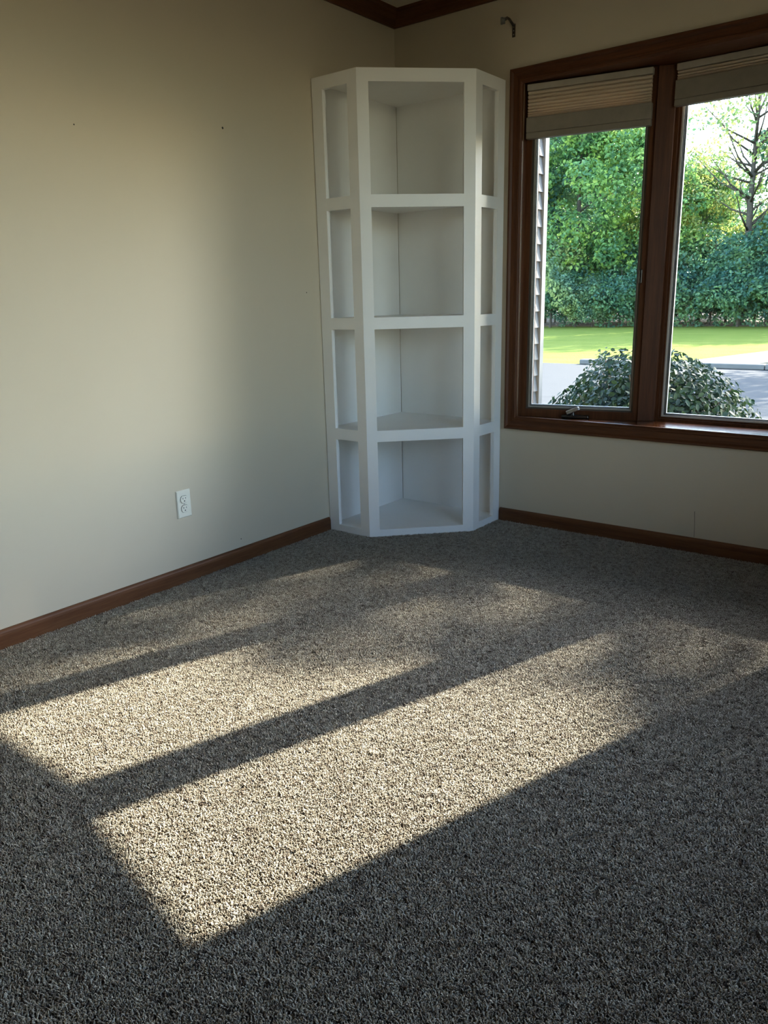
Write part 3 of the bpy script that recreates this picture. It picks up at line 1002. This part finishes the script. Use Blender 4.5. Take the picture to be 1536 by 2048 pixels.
def shade_tree(base, clumps, per, leaf, label):
    t = empty('shade_tree', base)
    tag(t, label, 'tree', 'trees beside the driveway')
    cs_ = [Vector(c[:3]) - Vector(base) for c in clumps]
    P, N = crown_points(rg, [tuple(c) for c in cs_], [c[3] for c in clumps], per)
    v, f = leaf_quads(P, N, leaf, rg)
    o = big_mesh('crown', v, f, MT['leaf_a'], t); tag(o, kind='stuff')
    tm = trunk_mb(max(c.z for c in cs_) * 0.9, 0.15, [tuple(c) for c in cs_[::2]], rg).build('trunk', MT['bark'], None, smooth=True)
    tm.parent = t
    return t


def floor2tree(x, y, Yt):
    """the point at depth Yt on the sun ray that lands on the carpet at (x, y)"""
    k = Yt - y
    return x + 0.335 * k, Yt, 0.674 * k


cl = []
for _ in range(60):          # main crown below the rays
    q = rg.normal(size=3); q /= np.linalg.norm(q)
    r = rg.uniform(0.3, 1) ** 0.5
    cl.append((5.2 + 2.6 * q[0] * r, 13.0 + 2.2 * q[1] * r, 6.6 + 2.5 * q[2] * r, rg.uniform(0.5, 0.9)))
for (x, y, r) in [(0.2, -1.3, 0.5), (0.5, -1.0, 0.5), (0.15, -1.9, 0.42), (0.55, -1.6, 0.28), (0.1, -2.45, 0.30), (-0.15, -2.35, 0.4), (-0.1, -2.75, 0.4), (-0.35, -2.6, 0.4), (-0.3, -1.9, 0.4), (-0.05, -2.15, 0.4), (-0.25, -2.25, 0.4),
                  (0.95, -1.25, 0.26), (0.7, -0.95, 0.26), (0.45, -1.15, 0.26), (1.25, -0.85, 0.32), (0.9, -1.62, 0.18), (1.55, -1.15, 0.30), (1.85, -1.0, 0.22), (1.3, -1.35, 0.15), (1.95, -1.45, 0.12), (2.2, -0.75, 0.25)]:
    X_, Y_, Z_ = floor2tree(x, y, 13.0 + rg.uniform(-0.8, 0.8))
    cl.append((X_, Y_, Z_, r * 1.25))
shade_tree((5.4, 13.6, GZ), cl, 90, 0.13, 'leafy roadside tree standing right of the window view')
cl2 = []
for _ in range(60):
    q = rg.normal(size=3); q /= np.linalg.norm(q)
    r = rg.uniform(0.2, 1) ** 0.5
    cl2.append((4.2 + 3.2 * q[0] * r, 19.5 + 2.6 * q[1] * r, 6.0 + 2.2 * q[2] * r, rg.uniform(0.6, 1.1)))
for (x, y) in [(-0.9, 7.2), (-0.4, 7.6), (0.2, 7.0), (0.6, 8.0), (-0.6, 8.5), (0.0, 8.8), (0.5, 9.3), (-0.9, 9.4), (-0.3, 9.8), (0.3, 10.2), (0.9, 9.9), (-1.2, 8.2), (0.8, 6.6), (1.2, 8.6), (-0.1, 6.4)]:
    t_ = 19.5 + rg.uniform(-0.6, 0.6) - y
    cl2.append((x + 0.335 * t_, y + t_, GZ + 0.674 * t_, rg.uniform(0.5, 0.75)))
shade_tree((4.6, 19.8, GZ), cl2, 90, 0.16, 'second leafy roadside tree farther along, right of the window view')

# ------------------------------------------------------------------ clipped bush under the window
BC = Vector((0.62, 2.15, GZ))
bush = empty('bush', BC)
tag(bush, 'rounded evergreen bush with glossy leaves just outside the window', 'bush')
rg = np.random.default_rng(11)


def dome(n, rs=(0.90, 1.02)):
    d = rg.normal(size=(n, 3)); d /= np.linalg.norm(d, axis=1, keepdims=True)
    d[:, 2] = np.abs(d[:, 2]) * 1.0 - 0.12
    d /= np.linalg.norm(d, axis=1, keepdims=True)
    sup = (np.abs(d) ** 2.25).sum(1, keepdims=True) ** (-1 / 2.25)
    lump = 1 + 0.035 * np.sin(d[:, 0] * 9 + 1) * np.sin(d[:, 1] * 8) + 0.03 * np.sin(d[:, 2] * 11 + d[:, 0] * 5)
    rr = rg.uniform(*rs, (n, 1)) * lump[:, None]
    P = d * sup * rr * np.array([0.80, 0.72, 0.95]) + np.array([0, 0, 0.10])
    return P, d


def leaf_shape():
    """pointed oval leaf, length 1 along +x, slightly cupped"""
    vs = [(-0.5, 0, 0), (-0.22, 0.24, 0.05), (0.15, 0.25, 0.05), (0.5, 0, -0.06), (0.15, -0.25, 0.05), (-0.22, -0.24, 0.05), (-0.22, 0, -0.01), (0.15, 0, -0.01)]
    fs = [(0, 6, 1), (1, 6, 7), (1, 7, 2), (2, 7, 3), (0, 5, 6), (5, 4, 7), (5, 7, 6), (4, 3, 7)]
    return np.array(vs), np.array(fs)


LV, LF = leaf_shape()


def leaves(P, D, size):
    n = len(P)
    nrm = D + rg.normal(size=(n, 3)) * 0.45; nrm /= np.linalg.norm(nrm, axis=1, keepdims=True)
    dn = np.tile(np.array([[0, 0, -1.0]]), (n, 1)) * 0.5 + D * 0.3 + rg.normal(size=(n, 3)) * 0.6
    t = dn - (dn * nrm).sum(1, keepdims=True) * nrm; t /= np.linalg.norm(t, axis=1, keepdims=True)
    b = np.cross(nrm, t)
    s = size * rg.uniform(0.7, 1.3, n)
    return t, b, nrm, s


P, D = dome(21000, (0.60, 1.0))
t, b, nrm, s = leaves(P, D, 0.043)
vv = (P[:, None, :] + s[:, None, None] * (LV[None, :, 0:1] * t[:, None] + LV[None, :, 1:2] * b[:, None] + LV[None, :, 2:3] * nrm[:, None]))
ff = (np.arange(len(P))[:, None, None] * 8 + LF[None]).reshape(-1, 3)
o = big_mesh('foliage', vv.reshape(-1, 3), ff, MT['leaf_s'], bush); tag(o, kind='stuff')
# the outermost leaves on the room side, one by one
P, D = dome(1500, (0.97, 1.02))
camv = np.array([1.91, -5.56, 1.42])         # the side of the bush that faces the room
face = (D * (camv / np.linalg.norm(camv))).sum(1)
pick = np.argsort(-face - 0.25 * D[:, 2])[:300]
P, D = P[pick], D[pick]
t, b, nrm, s = leaves(P, D, 0.047)
lm = raw_mesh('leaf', LV, LF, MT['leaf_s'])
for i in range(len(P)):
    o = bpy.data.objects.new('leaf', lm); COL.objects.link(o); o.parent = bush
    m4 = Matrix(((t[i][0], b[i][0], nrm[i][0], P[i][0]), (t[i][1], b[i][1], nrm[i][1], P[i][1]), (t[i][2], b[i][2], nrm[i][2], P[i][2]), (0, 0, 0, 1)))
    o.matrix_basis = m4 @ Matrix.Scale(float(s[i]), 4)
mb = MB()
for k in range(46):
    P, D = dome(1, (0.82, 0.96))
    q = Vector(P[0])
    mb.tube([(q.x * 0.08, q.y * 0.08, 0.0), (q.x * 0.45, q.y * 0.45, q.z * 0.5), tuple(q)], [0.014, 0.008, 0.003], 5)
o = mb.build('stems', MT['twig'], None); o.parent = bush
